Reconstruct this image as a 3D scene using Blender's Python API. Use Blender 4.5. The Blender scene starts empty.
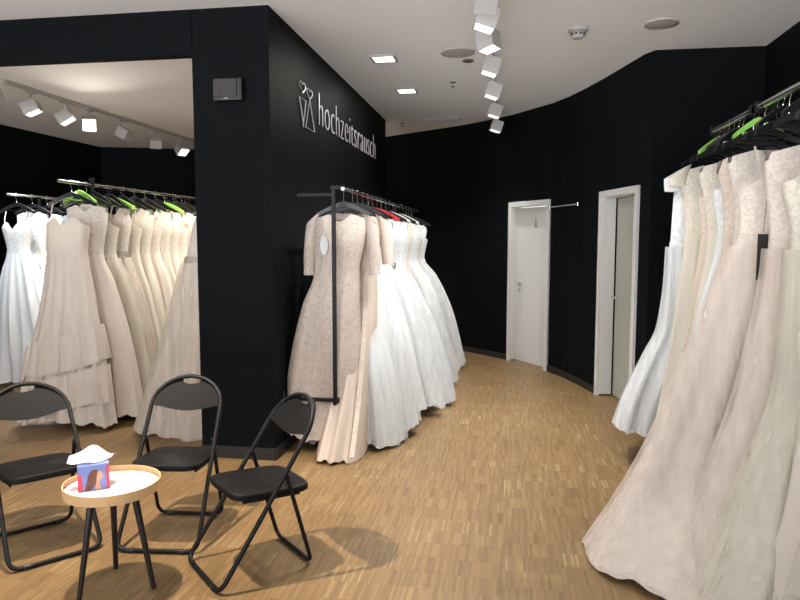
import bpy, bmesh, math, random
from mathutils import Vector, Matrix
PI = math.pi
sc = bpy.context.scene
COL = sc.collection

# ------------------------------------------------------------------ camera
CAM_H = 1.6
cam_d = bpy.data.cameras.new('camera'); cam = bpy.data.objects.new('camera', cam_d); COL.objects.link(cam)
cam_d.sensor_width = 36.0; cam_d.lens = 36.0 * 670 / 800; cam_d.clip_start = 0.05; cam_d.clip_end = 100
cam.location = (0, 0, CAM_H)
fwd = Vector((-0.1567, 0.9836, -0.0899)).normalized()
cam.rotation_euler = fwd.to_track_quat('-Z', 'Y').to_euler()
sc.camera = cam

# ------------------------------------------------------------------ world, exposure, large lights
world = bpy.data.worlds.new('world'); sc.world = world; world.use_nodes = True
bg = world.node_tree.nodes['Background']
bg.inputs[1].default_value = 1.0
# added fill light: world brightened below the horizon to lift the ceiling, dimmer above
_n = world.node_tree.nodes; _l = world.node_tree.links
_tc = _n.new('ShaderNodeTexCoord'); _sp = _n.new('ShaderNodeSeparateXYZ'); _l.new(_tc.outputs['Generated'], _sp.inputs[0])
_r = _n.new('ShaderNodeValToRGB'); _l.new(_r.outputs[0], bg.inputs[0])
_m = _n.new('ShaderNodeMapRange'); _m.inputs['From Min'].default_value = -.25; _m.inputs['From Max'].default_value = .25
_l.new(_sp.outputs[2], _m.inputs[0]); _l.new(_m.outputs[0], _r.inputs[0])
_r.color_ramp.elements[0].position = .3; _r.color_ramp.elements[0].color = (9.6, 9.8, 10.2, 1)
_r.color_ramp.elements[1].position = .7; _r.color_ramp.elements[1].color = (1.0, 1.02, 1.1, 1)
sc.view_settings.view_transform = 'Standard'; sc.view_settings.look = 'None'
sc.view_settings.gamma = 1; sc.view_settings.use_curve_mapping = False
sc.view_settings.exposure = 0.0
SPOT_W = 95.0

def aim(o, target):
    d = (Vector(target) - Vector(o.location)).normalized()
    o.rotation_euler = d.to_track_quat('-Z', 'Y').to_euler()

def spot_lamp(loc, target, watts, ang=60, blend=0.7, col=(1, .93, .86), size=.04):
    l = bpy.data.lights.new('spot_lamp', 'SPOT'); l.energy = watts; l.spot_size = math.radians(ang)
    l.spot_blend = blend; l.color = col; l.shadow_soft_size = size
    o = bpy.data.objects.new('spot_lamp', l); COL.objects.link(o); o.location = loc; aim(o, target)
    return o

# ------------------------------------------------------------------ helpers
def tag(o, label=None, cat=None, group=None, kind=None):
    if label: o['label'] = label
    if cat: o['category'] = cat
    if group: o['group'] = group
    if kind: o['kind'] = kind
    return o

def thing(name, label, cat, loc=(0, 0, 0), rz=0, group=None):
    o = bpy.data.objects.new(name, None); COL.objects.link(o)
    o.empty_display_size = .1
    o.location = loc; o.rotation_euler = (0, 0, rz)
    return tag(o, label, cat, group)

class MB:
    def __init__(self): self.v = []; self.f = []
    def add(self, vs, fs):
        n = len(self.v); self.v += [tuple(p) for p in vs]; self.f += [tuple(n + i for i in f) for f in fs]; return self
    def box(self, c, s, M=None):
        vs = []
        for z in (-1, 1):
            for y in (-1, 1):
                for x in (-1, 1):
                    p = Vector((x * s[0] / 2, y * s[1] / 2, z * s[2] / 2))
                    if M is not None: p = M @ p
                    vs.append(p + Vector(c))
        return self.add(vs, [(0, 2, 3, 1), (4, 5, 7, 6), (0, 1, 5, 4), (2, 6, 7, 3), (0, 4, 6, 2), (1, 3, 7, 5)])
    def tube(self, pts, r, seg=10, closed=False, r2=None):
        pts = [Vector(p) for p in pts]; n = len(pts); up = None; rings = []
        for i, p in enumerate(pts):
            if closed: t = pts[(i + 1) % n] - pts[i - 1]
            else: t = pts[min(i + 1, n - 1)] - pts[max(i - 1, 0)]
            t.normalize()
            if up is None:
                up = t.orthogonal().normalized()
            else:
                up = (up - t * up.dot(t)); up.normalize()
            b = t.cross(up)
            rr = r if r2 is None else r + (r2 - r) * i / (n - 1)
            rings.append([p + (up * math.cos(2 * PI * k / seg) + b * math.sin(2 * PI * k / seg)) * rr for k in range(seg)])
        vs = [q for R in rings for q in R]; fs = []
        for i in range(n if closed else n - 1):
            j = (i + 1) % n
            for k in range(seg):
                l = (k + 1) % seg
                fs.append((i * seg + k, i * seg + l, j * seg + l, j * seg + k))
        if not closed:
            fs.append(tuple(range(seg))[::-1]); fs.append(tuple((n - 1) * seg + k for k in range(seg)))
        return self.add(vs, fs)
    def lathe(self, prof, c=(0, 0, 0), seg=40, M=None):
        vs = []; fs = []
        for r, z in prof:
            for k in range(seg):
                a = 2 * PI * k / seg; p = Vector((r * math.cos(a), r * math.sin(a), z))
                if M is not None: p = M @ p
                vs.append(p + Vector(c))
        for i in range(len(prof) - 1):
            for k in range(seg):
                l = (k + 1) % seg
                fs.append((i * seg + k, i * seg + l, (i + 1) * seg + l, (i + 1) * seg + k))
        return self.add(vs, fs)
    def prism(self, poly, n, z0=0, z1=1, M=None):
        """poly in 2D, extruded along local z; M maps to world"""
        k = len(poly); vs = [Vector((x, y, z0)) for x, y in poly] + [Vector((x, y, z1)) for x, y in poly]
        if M is not None: vs = [M @ v for v in vs]
        fs = [tuple(range(k))[::-1], tuple(range(k, 2 * k))]
        for i in range(k): fs.append((i, (i + 1) % k, k + (i + 1) % k, k + i))
        return self.add(vs, fs)
    def build(self, name, m, parent=None, smooth=False, bevel=0, mats=None):
        me = bpy.data.meshes.new(name); me.from_pydata(self.v, [], self.f); me.validate(); me.update()
        bm = bmesh.new(); bm.from_mesh(me); bmesh.ops.recalc_face_normals(bm, faces=bm.faces)
        if bevel:
            bmesh.ops.bevel(bm, geom=[e for e in bm.edges if e.calc_face_angle(0) > .6], offset=bevel, segments=3, affect='EDGES', profile=.5)
        bm.to_mesh(me); bm.free()
        if smooth:
            for p in me.polygons: p.use_smooth = True
            try: me.set_sharp_from_angle(angle=math.radians(50))
            except Exception: pass
        me.materials.append(m)
        o = bpy.data.objects.new(name, me); COL.objects.link(o)
        if parent: o.parent = parent
        return o

def copy_tree(o, parent=None):
    c = o.copy(); COL.objects.link(c)
    if parent: c.parent = parent
    for ch in list(o.children): copy_tree(ch, c)
    return c

# ------------------------------------------------------------------ materials
def mat(name, col, rough=.5, metal=0, spec=.5, bump=0, bscale=60, vary=0, vscale=8, emit=0, ecol=None, transl=0):
    m = bpy.data.materials.new(name); m.use_nodes = True; nt = m.node_tree; N = nt.nodes; L = nt.links
    b = N['Principled BSDF']
    b.inputs['Base Color'].default_value = (*col, 1); b.inputs['Roughness'].default_value = rough
    b.inputs['Metallic'].default_value = metal; b.inputs['Specular IOR Level'].default_value = spec
    tc = N.new('ShaderNodeTexCoord')
    if vary:
        n = N.new('ShaderNodeTexNoise'); n.inputs['Scale'].default_value = vscale; n.inputs['Detail'].default_value = 4
        L.new(tc.outputs['Object'], n.inputs['Vector'])
        mx = N.new('ShaderNodeMix'); mx.data_type = 'RGBA'
        mx.inputs[6].default_value = (*[max(0, c * (1 - vary)) for c in col], 1); mx.inputs[7].default_value = (*[min(1, c * (1 + vary)) for c in col], 1)
        L.new(n.outputs['Fac'], mx.inputs[0]); L.new(mx.outputs[2], b.inputs['Base Color'])
    if bump:
        n2 = N.new('ShaderNodeTexNoise'); n2.inputs['Scale'].default_value = bscale; n2.inputs['Detail'].default_value = 3
        L.new(tc.outputs['Object'], n2.inputs['Vector'])
        bp = N.new('ShaderNodeBump'); bp.inputs['Strength'].default_value = bump; bp.inputs['Distance'].default_value = .01
        L.new(n2.outputs['Fac'], bp.inputs['Height']); L.new(bp.outputs[0], b.inputs['Normal'])
    if emit:
        b.inputs['Emission Color'].default_value = (*(ecol or col), 1); b.inputs['Emission Strength'].default_value = emit
    if transl:
        t = N.new('ShaderNodeBsdfTranslucent'); t.inputs[0].default_value = (*col, 1)
        ms = N.new('ShaderNodeMixShader'); ms.inputs[0].default_value = transl
        L.new(b.outputs[0], ms.inputs[1]); L.new(t.outputs[0], ms.inputs[2]); L.new(ms.outputs[0], N['Material Output'].inputs[0])
    return m

def floor_mat():
    m = bpy.data.materials.new('strip_parquet'); m.use_nodes = True; nt = m.node_tree; N = nt.nodes; L = nt.links
    b = N['Principled BSDF']; g = N.new('ShaderNodeNewGeometry'); s = N.new('ShaderNodeSeparateXYZ'); L.new(g.outputs['Position'], s.inputs[0])
    def M_(op, a, bb=None):
        n = N.new('ShaderNodeMath'); n.operation = op
        for i, v in enumerate((a, bb)):
            if v is None: continue
            if isinstance(v, (int, float)): n.inputs[i].default_value = v
            else: L.new(v, n.inputs[i])
        return n.outputs[0]
    W, LEN = .0125, .155
    u = M_('DIVIDE', s.outputs[0], W); uf = M_('FLOOR', u)
    blk = M_('FLOOR', M_('DIVIDE', s.outputs[0], W * 22))            # strips come in mosaic groups
    wn = N.new('ShaderNodeTexWhiteNoise'); wn.noise_dimensions = '1D'; L.new(blk, wn.inputs['W'])
    off = M_('MULTIPLY', wn.outputs[0], 1.0)
    v = M_('ADD', M_('DIVIDE', s.outputs[1], LEN), off); vf = M_('FLOOR', v)
    cx = N.new('ShaderNodeCombineXYZ'); L.new(uf, cx.inputs[0]); L.new(vf, cx.inputs[1])
    w2 = N.new('ShaderNodeTexWhiteNoise'); w2.noise_dimensions = '3D'; L.new(cx.outputs[0], w2.inputs['Vector'])
    cb = N.new('ShaderNodeCombineXYZ'); L.new(blk, cb.inputs[0]); L.new(M_('FLOOR', M_('DIVIDE', s.outputs[1], LEN)), cb.inputs[1])
    w3 = N.new('ShaderNodeTexWhiteNoise'); w3.noise_dimensions = '3D'; L.new(cb.outputs[0], w3.inputs['Vector'])
    f = M_('ADD', M_('ADD', .04, M_('MULTIPLY', w2.outputs[0], .72)), M_('MULTIPLY', w3.outputs[0], .22))
    r = N.new('ShaderNodeValToRGB'); L.new(f, r.inputs[0]); e = r.color_ramp.elements
    e[0].position = 0; e[0].color = (.132, .075, .031, 1); e[1].position = 1; e[1].color = (.31, .225, .108, 1)
    for p, c in ((.2, (.165, .103, .044, 1)), (.55, (.200, .121, .053, 1)), (.85, (.228, .150, .067, 1))):
        x = e.new(p); x.color = c
    # grain and joints
    n = N.new('ShaderNodeTexNoise'); n.inputs['Scale'].default_value = 1; n.inputs['Detail'].default_value = 3
    mp = N.new('ShaderNodeMapping'); mp.inputs['Scale'].default_value = (190, 9, 1); L.new(g.outputs['Position'], mp.inputs[0]); L.new(mp.outputs[0], n.inputs[0])
    fr = M_('FRACT', u); joint = M_('LESS_THAN', fr, .07)
    fv = M_('LESS_THAN', M_('FRACT', v), .012); jj = M_('MAXIMUM', joint, fv)
    k = M_('SUBTRACT', M_('ADD', .86, M_('MULTIPLY', n.outputs[0], .28)), M_('MULTIPLY', jj, .3))
    mx = N.new('ShaderNodeVectorMath'); mx.operation = 'SCALE'; L.new(r.outputs[0], mx.inputs[0]); L.new(k, mx.inputs['Scale'])
    L.new(mx.outputs[0], b.inputs['Base Color']); b.inputs['Roughness'].default_value = .48; b.inputs['Specular IOR Level'].default_value = .35
    return m

def lace_mat(name, col, c2, scale=55, transl=.1):
    m = bpy.data.materials.new(name); m.use_nodes = True; nt = m.node_tree; N = nt.nodes; L = nt.links
    b = N['Principled BSDF']; tc = N.new('ShaderNodeTexCoord')
    n = N.new('ShaderNodeTexNoise'); n.inputs['Scale'].default_value = scale * .5; n.inputs['Detail'].default_value = 2; n.inputs['Distortion'].default_value = 1.6
    n3 = N.new('ShaderNodeTexNoise'); n3.inputs['Scale'].default_value = scale * 3; n3.inputs['Detail'].default_value = 1
    L.new(tc.outputs['Object'], n.inputs[0]); L.new(tc.outputs['Object'], n3.inputs[0])
    a = N.new('ShaderNodeMath'); a.operation = 'MULTIPLY'; L.new(n3.outputs['Fac'], a.inputs[0]); a.inputs[1].default_value = .5
    s = N.new('ShaderNodeMath'); s.operation = 'ADD'; L.new(a.outputs[0], s.inputs[0]); L.new(n.outputs['Fac'], s.inputs[1])
    r = N.new('ShaderNodeValToRGB'); L.new(s.outputs[0], r.inputs[0])
    r.color_ramp.elements[0].position = .66; r.color_ramp.elements[0].color = (*col, 1)
    r.color_ramp.elements[1].position = .86; r.color_ramp.elements[1].color = (*c2, 1)
    L.new(r.outputs[0], b.inputs['Base Color']); b.inputs['Roughness'].default_value = .7
    bp = N.new('ShaderNodeBump'); bp.inputs['Strength'].default_value = .5; bp.inputs['Distance'].default_value = .004; bp.invert = True
    L.new(s.outputs[0], bp.inputs['Height']); L.new(bp.outputs[0], b.inputs['Normal'])
    return m

def tulle_mat(name, col, alpha=.4):
    m = bpy.data.materials.new(name); m.use_nodes = True; nt = m.node_tree; N = nt.nodes; L = nt.links
    d = N.new('ShaderNodeBsdfDiffuse'); d.inputs[0].default_value = (*col, 1)
    t = N.new('ShaderNodeBsdfTransparent'); ms = N.new('ShaderNodeMixShader')
    tc = N.new('ShaderNodeTexCoord'); n = N.new('ShaderNodeTexNoise'); n.inputs['Scale'].default_value = 5; n.inputs['Detail'].default_value = 3
    mp = N.new('ShaderNodeMapping'); mp.inputs['Scale'].default_value = (4, 4, .3); L.new(tc.outputs['Object'], mp.inputs[0]); L.new(mp.outputs[0], n.inputs[0])
    mr = N.new('ShaderNodeMapRange'); mr.inputs['From Min'].default_value = .3; mr.inputs['From Max'].default_value = .7
    mr.inputs['To Min'].default_value = alpha - .08; mr.inputs['To Max'].default_value = alpha + .12
    L.new(n.outputs['Fac'], mr.inputs[0]); L.new(mr.outputs[0], ms.inputs[0])
    L.new(t.outputs[0], ms.inputs[1]); L.new(d.outputs[0], ms.inputs[2]); L.new(ms.outputs[0], N['Material Output'].inputs[0])
    return m

M = {}
M['black_wall'] = mat('black_wall_paint', (.005, .0057, .0068), .58, spec=.035, bump=.05, bscale=150)
M['ceiling'] = mat('ceiling_paint', (.905, .91, .915), .9, spec=.1)
M['floor'] = floor_mat()
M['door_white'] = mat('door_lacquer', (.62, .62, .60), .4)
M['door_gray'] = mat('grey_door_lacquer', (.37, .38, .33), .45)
M['skirting'] = mat('black_skirting', (.012, .012, .012), .5)
M['black_metal'] = mat('black_powder_coat', (.008, .008, .009), .45, spec=.2)
M['black_vinyl'] = mat('black_vinyl', (.0065, .0064, .0068), .55, spec=.12, bump=.12, bscale=260)
M['black_plastic'] = mat('black_plastic', (.01, .01, .011), .3)
M['chrome'] = mat('chrome', (.75, .76, .78), .18, metal=1)
M['green'] = mat('lime_plastic', (.30, .68, .10), .35)
M['red'] = mat('red_plastic', (.62, .02, .03), .35)
M['white_metal'] = mat('white_lamp_housing', (.40, .39, .38), .5)
M['speaker'] = mat('grille_grey', (.42, .40, .37), .7)
M['dark'] = mat('dark_plastic', (.06, .055, .05), .6)
M['lamp'] = mat('lamp_glass', (1, 1, 1), .3, emit=9, ecol=(1, .98, .95))
M['panel_light'] = mat('downlight_glass', (1, 1, 1), .3, emit=5, ecol=(1, .95, .88))
M['letters'] = mat('brushed_silver_letters', (.62, .62, .66), .35, metal=.3)
M['ply'] = mat('birch_plywood', (.62, .40, .20), .45, vary=.12, vscale=14)
M['tray_white'] = mat('white_tray', (.88, .87, .86), .3)
M['paper'] = mat('tissue_paper', (.86, .84, .86), .8, transl=.2)
M['box_blue'] = mat('box_blue', (.18, .24, .55), .4, vary=.25, vscale=18)
M['box_red'] = mat('box_red', (.62, .05, .09), .4)
M['skin'] = mat('printed_skin', (.66, .34, .22), .5)
M['hair'] = mat('printed_hair', (.13, .05, .03), .5, vary=.4, vscale=40)
M['display'] = lace_mat('speckled_display', (.05, .046, .042), (.018, .017, .016), 120)
M['mark'] = mat('door_sign_mark', (.25, .25, .26), .5)

WHITE = (.71, .735, .75); IVORY = (.67, .60, .53); BEIGE = (.62, .53, .45); BLUSH = (.68, .60, .535); CREAM = (.64, .60, .51); NUDE = (.50, .43, .375); OLD = (.65, .59, .52)
cloth = {}
for nm_, c in dict(white=WHITE, ivory=IVORY, beige=BEIGE, blush=BLUSH, cream=CREAM, nude=NUDE, old=OLD).items():
    cloth[nm_] = mat(nm_ + '_satin', c, .6, spec=.3, bump=.12, bscale=22, vary=.03, vscale=5, transl=.15)
    c2 = tuple(x * .84 for x in c)
    cloth[nm_ + '_lace'] = lace_mat(nm_ + '_lace', tuple(min(.9, x * 1.03) for x in c), c2, 60)
    cloth[nm_ + '_tulle'] = tulle_mat(nm_ + '_tulle', c, .42)
cloth['pink_satin'] = mat('dusty_pink_satin', (.55, .36, .34), .5, bump=.2, bscale=20)
cloth['beads'] = mat('bead_trim', (.45, .40, .35), .3, metal=.4, bump=.6, bscale=180)

# ------------------------------------------------------------------ setting
CEIL = 3.2
def struct(o): return tag(o, kind='structure')

def slab(name, pts, z0, z1, th, m, parent=None, side=1):
    """vertical wall along polyline pts, thickness th to the left(+1)/right(-1) of the walking direction"""
    P = [Vector((p[0], p[1])) for p in pts]; n = len(P); O = []
    for i in range(n):
        t = (P[min(i + 1, n - 1)] - P[max(i - 1, 0)]).normalized(); nn = Vector((-t.y, t.x)) * side
        O.append(P[i] + nn * th)
    mb = MB(); vs = []
    for i in range(n):
        vs += [(P[i].x, P[i].y, z0), (P[i].x, P[i].y, z1), (O[i].x, O[i].y, z0), (O[i].x, O[i].y, z1)]
    fs = []
    for i in range(n - 1):
        a, b = 4 * i, 4 * (i + 1)
        fs += [(a, b, b + 1, a + 1), (a + 2, a + 3, b + 3, b + 2), (a, a + 2, b + 2, b), (a + 1, b + 1, b + 3, a + 3)]
    fs += [(0, 1, 3, 2), (4 * n - 4, 4 * n - 2, 4 * n - 1, 4 * n - 3)]
    mb.add(vs, fs)
    return mb.build(name, m, parent)

struct(MB().box((-2.3, 5.0, -.05), (9.7, 15.2, .1)).build('floor', M['floor']))
struct(MB().box((-2.3, 5.0, CEIL + .05), (9.7, 15.2, .1)).build('ceiling', M['ceiling']))

# curved wall at the back: solid stretches around two door openings
D1a, D1b = Vector((.03, 8.95)), Vector((.51, 8.25))
D2a, D2b = Vector((.935, 7.08)), Vector((1.155, 6.24))
DH = 2.08
curveA = [(-1.9, 10.50), (-1.45, 10.18), (-1.0, 9.87), (-.6, 9.58), (-.25, 9.25), (.03, 8.95)]
curveB = [(.51, 8.25), (.66, 7.93), (.80, 7.53), (.935, 7.08)]
curveC = [(1.155, 6.24), (1.22, 6.115)]
struct(slab('wall_back', [(-6.19, 11.1), (-5.6, 11.4), (-4.0, 11.3), (-2.6, 10.9)] + curveA, 0, CEIL, .14, M['black_wall']))
struct(slab('wall_back_middle', curveB, 0, CEIL, .14, M['black_wall']))
struct(slab('wall_back_end', curveC, 0, CEIL, .14, M['black_wall']))
struct(slab('wall_back_lintel', [D1a, D1b], DH, CEIL, .14, M['black_wall']))
struct(slab('wall_back_lintel', [D2a, D2b], DH, CEIL, .14, M['black_wall']))
struct(slab('wall_niche', [(1.22, 6.115), (2.10, 6.13)], 0, CEIL, .12, M['black_wall']))
struct(slab('wall_right', [(2.10, 6.25), (2.10, -2.4)], 0, CEIL, .12, M['black_wall']))
struct(slab('wall_left', [(-7.0, -2.4), (-7.0, 10.86), (-6.19, 11.1)], 0, CEIL, .14, M['black_wall']))
struct(slab('baseboard_back', curveA, 0, .075, .014, M['skirting'], side=-1))
struct(slab('baseboard_middle', curveB, 0, .075, .014, M['skirting'], side=-1))
struct(slab('baseboard_niche', [(1.22, 6.115), (2.10, 6.13)], 0, .075, .012, M['skirting'], side=-1))
# partition: front face with wide opening, and the long side wall with the sign
PX, PY = -1.64, 4.55
mb = MB(); mb.box(((PX - 2.205) / 2, PY + .15, CEIL / 2), (2.205 + PX, .30, CEIL))
mb.box((-4.55, PY + .05, (2.895 + CEIL) / 2), (4.70, .10, CEIL - 2.895)); mb.box((-6.95, PY + .15, 2.895 / 2), (.1, .3, 2.895))
mb.box((PX - .08, (PY + .30 + 9.05) / 2, CEIL / 2), (.16, 9.05 - PY - .30, CEIL))
struct(mb.build('wall_partition', M['black_wall']))
mb = MB(); mb.box(((PX - 2.205) / 2, PY - .006, .045), (2.205 + PX, .012, .09)); mb.box((PX + .006, (PY + 9.05) / 2, .045), (.012, 9.05 - PY, .09))
struct(mb.build('baseboard_partition', M['skirting']))

def door(name, a, b, open_deg, slab_m, handle_side, depth):
    a3 = Vector((a.x, a.y, 0)); t = (b - a).normalized(); w = (b - a).length
    t3 = Vector((t.x, t.y, 0)); n3 = Vector((-t.y, t.x, 0))       # n3 points away from the viewer, into the wall
    root = bpy.data.objects.new(name, None); COL.objects.link(root)
    root.location = a3; root.rotation_euler = (0, 0, math.atan2(t.y, t.x)); struct(root)
    cw = .062
    fr = MB()
    # casing on the face
    fr.box((cw / 2, -.012, DH / 2), (cw, .03, DH)); fr.box((w - cw / 2, -.012, DH / 2), (cw, .03, DH)); fr.box((w / 2, -.012, DH - cw / 2), (w - 2 * cw, .03, cw))
    # jamb lining through the wall
    fr.box((cw / 2 + .008, depth / 2, DH / 2), (cw - .006, depth, DH - .03)); fr.box((w - cw / 2 - .008, depth / 2, DH / 2), (cw - .006, depth, DH - .03))
    fr.box((w / 2, depth / 2, DH - cw / 2 - .01), (w - 2 * cw, depth, cw - .01))
    fr.build('door_frame', M['door_white'], root, bevel=.003)
    lw = w - 2 * cw - .012
    leaf = bpy.data.objects.new('door_leaf', None)
    l = MB().box((-lw / 2, 0, (DH - cw) / 2), (lw, .04, DH - cw - .02)).build('door_leaf', slab_m, root, bevel=.003)
    l.location = (w - cw - .006, depth - .03, 0); l.rotation_euler = (0, 0, -math.radians(open_deg))
    h = MB(); hx = -lw + .05
    h.tube([(hx, -.02, 1.02), (hx, -.065, 1.02), (hx + .012, -.07, 1.02), (hx + .12, -.07, 1.02)], .009, 10)
    h.lathe([(0, 0), (.026, 0), (.026, .008), (0, .008)], (hx, -.02, 1.02), 24, Matrix.Rotation(PI / 2, 4, 'X'))
    h.lathe([(0, 0), (.024, 0), (.024, .008), (0, .008)], (hx, -.02, .94), 24, Matrix.Rotation(PI / 2, 4, 'X'))
    h.build('door_handle', M['chrome'], l, smooth=True)
    return root, l
d1, leaf1 = door('door_1', D1a, D1b, 0, M['door_white'], 0, .135)
# little pictogram on the closed door
pg = MB(); pg.lathe([(0, 0), (.012, 0), (.012, .004), (0, .004)], (-.33, -.02, 1.86), 16, Matrix.Rotation(PI / 2, 4, 'X'))
MX = Matrix.Translation((-.33, -.02, 1.75)) @ Matrix.Rotation(PI / 2, 4, 'X')
pg.prism([(-.028, 0), (.028, 0), (.006, .09), (-.006, .09)], 0, 0, .004, MX); pg.build('pictogram', M['mark'], leaf1)
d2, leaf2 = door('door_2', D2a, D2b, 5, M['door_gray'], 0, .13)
# the little room behind the open door, walls made black to darken the gap
struct(slab('wall_cabin', [(1.02, 7.42), (1.9, 8.2), (2.35, 6.3)], 0, CEIL, .05, M['black_wall']))

# ------------------------------------------------------------------ wall sign
sign = thing('wall_sign', 'thin silver lettering and couple emblem high on the black side wall', 'sign', (PX, 5.2, 2.5))
cu = bpy.data.curves.new('lettering', 'FONT'); cu.body = 'hochzeitsrausch'; cu.size = .4; cu.offset = -.011; cu.extrude = .003
cu.space_character = 1.06
to = bpy.data.objects.new('lettering_source', cu); COL.objects.link(to); bpy.context.view_layer.update()
me = bpy.data.meshes.new_from_object(to.evaluated_get(bpy.context.evaluated_depsgraph_get()))
bpy.data.objects.remove(to)
xs = [v.co.x for v in me.vertices]; ys = [v.co.y for v in me.vertices]
x0, x1, y1 = min(xs), max(xs), max(ys)
for v in me.vertices:
    X = (v.co.x - x0) / (x1 - x0) * 2.52; Yy = v.co.y / y1 * .285; Z = v.co.z
    v.co = Vector((Z + .010, X + .56, Yy + .085))
me.name = 'lettering'; me.materials.clear(); me.materials.append(M['letters'])
lo = bpy.data.objects.new('lettering', me); COL.objects.link(lo); lo.parent = sign
em = MB(); R_ = .0048
def heart(cy, cz, s):
    pts = []
    for i in range(28):
        a = 2 * PI * i / 28
        pts.append((.01, cy + s * .0625 * 16 * math.sin(a) ** 3 / 1.0 * .5 / .5 * .5, cz + s * .03 * (13 * math.cos(a) - 5 * math.cos(2 * a) - 2 * math.cos(3 * a) - math.cos(4 * a)) * .6))
    em.tube(pts, R_ * .8, 6, closed=True)
heart(.09, .315, .16); heart(.285, .30, .16)
em.tube([(.01, .0, .22), (.01, .18, .22), (.01, .11, .04)], R_, 6, closed=True)
em.tube([(.01, .02, .20), (.01, .10, .0), (.01, .16, .20)], R_ * .6, 6)
em.tube([(.01, .285, .255), (.01, .16, .01), (.01, .42, .01)], R_, 6, closed=True)
em.build('couple_emblem', M['letters'], sign)

# box on the pillar
bx = thing('wall_display', 'small dark box with a grey speckled panel on the pillar front', 'wall box', (-1.925, PY, 2.635))
MB().box((0, -.03, 0), (.21, .06, .15)).build('housing', M['black_plastic'], bx, bevel=.006)
MB().box((-.012, -.0635, .008), (.165, .007, .115)).build('panel', M['display'], bx)
MB().box((-.01, -.063, -.062), (.03, .006, .006)).build('indicator', M['speaker'], bx)

# ------------------------------------------------------------------ ceiling fittings
for (x, y, lab) in ((-1.10, 6.0, 'square recessed ceiling light nearer the camera, warm and lit'), (-1.09, 7.3, 'square recessed ceiling light farther back toward the curved wall')):
    t = thing('recessed_light', lab, 'ceiling light', (x, y, CEIL), 0, 'recessed square lights')
    f = MB()
    for (cx, cy, sx, sy) in ((0, -.10, .22, .02), (0, .10, .22, .02), (-.10, 0, .02, .18), (.10, 0, .02, .18)): f.box((cx, cy, -.008), (sx, sy, .016))
    f.build('frame', M['white_metal'], t); MB().box((0, 0, -.004), (.18, .18, .008)).build('diffuser', M['panel_light'], t)
    l = bpy.data.lights.new('panel_lamp', 'AREA'); l.energy = 14; l.size = .2; l.color = (1, .93, .85)
    o = bpy.data.objects.new('panel_lamp', l); COL.objects.link(o); o.location = (x, y, CEIL - .02)

def disc(name, lab, cat, x, y, r, h, m, ring=None):
    t = thing(name, lab, cat, (x, y, CEIL))
    MB().lathe([(0, -h), (r * .82, -h), (r, -h * .5), (r, 0), (0, 0)]).build('cover', m, t, smooth=True)
    if ring: MB().lathe([(r, 0), (r * 1.08, 0), (r * 1.08, -.012), (r, -.012)]).build('rim', ring, t)
    return t
disc('ceiling_speaker', 'round beige grille in the ceiling beside the track spotlights', 'ceiling speaker', -.44, 5.91, .135, .012, M['speaker'], M['white_metal'])
disc('ceiling_speaker', 'round flat grille in the ceiling near the niche on the right', 'ceiling speaker', 1.11, 5.38, .115, .012, M['speaker'], M['white_metal'])
disc('sprinkler_cover', 'small dark oval plug next to the round ceiling grille', 'ceiling fitting', -.37, 6.2, .05, .012, M['dark'])
t = thing('smoke_detector', 'white smoke detector with dark slots on the ceiling', 'smoke detector', (.51, 5.42, CEIL))
MB().lathe([(0, 0), (.075, 0), (.075, -.02), (.06, -.028), (0, -.028)]).build('base', M['white_metal'], t, smooth=True)
MB().lathe([(0, -.075), (.04, -.072), (.052, -.055), (.05, -.028), (0, -.028)]).build('sensor_head', M['white_metal'], t, smooth=True)
b_ = MB()
for k in range(10):
    a = 2 * PI * k / 10; b_.box((.0525 * math.cos(a), .0525 * math.sin(a), -.045), (.006, .018, .016), Matrix.Rotation(a, 3, 'Z'))
b_.build('vent_slots', M['dark'], t)
t = thing('ceiling_sprinkler', 'tiny sprinkler hanging under the ceiling before the dark wall', 'sprinkler', (-.57, 7.0, CEIL))
MB().lathe([(0, 0), (.03, 0), (.03, -.008), (.01, -.012), (.01, -.04), (.022, -.045), (.022, -.05), (0, -.05)], seg=16).build('nozzle', M['chrome'], t, smooth=True)
t = thing('ceiling_sprinkler', 'tiny sprinkler under the ceiling by the end of the side wall', 'sprinkler', (-1.45, 9.3, CEIL))
MB().lathe([(0, 0), (.03, 0), (.03, -.008), (.01, -.012), (.01, -.04), (.022, -.045), (.022, -.05), (0, -.05)], seg=16).build('nozzle', M['chrome'], t, smooth=True)
t = thing('air_vent', 'long slotted air vent in the ceiling near the curved wall', 'vent', (-.88, 9.0, CEIL))
f = MB()
for k in range(5): f.box((0, -.08 + k * .04, -.008), (.46, .012, .016))
f.build('slats', M['speaker'], t); MB().box((0, 0, -.002), (.5, .22, .004)).build('backing', M['dark'], t)
f = MB(); f.box((0, -.1, -.01), (.5, .02, .02)); f.box((0, .1, -.01), (.5, .02, .02)); f.build('frame', M['white_metal'], t)

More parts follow.
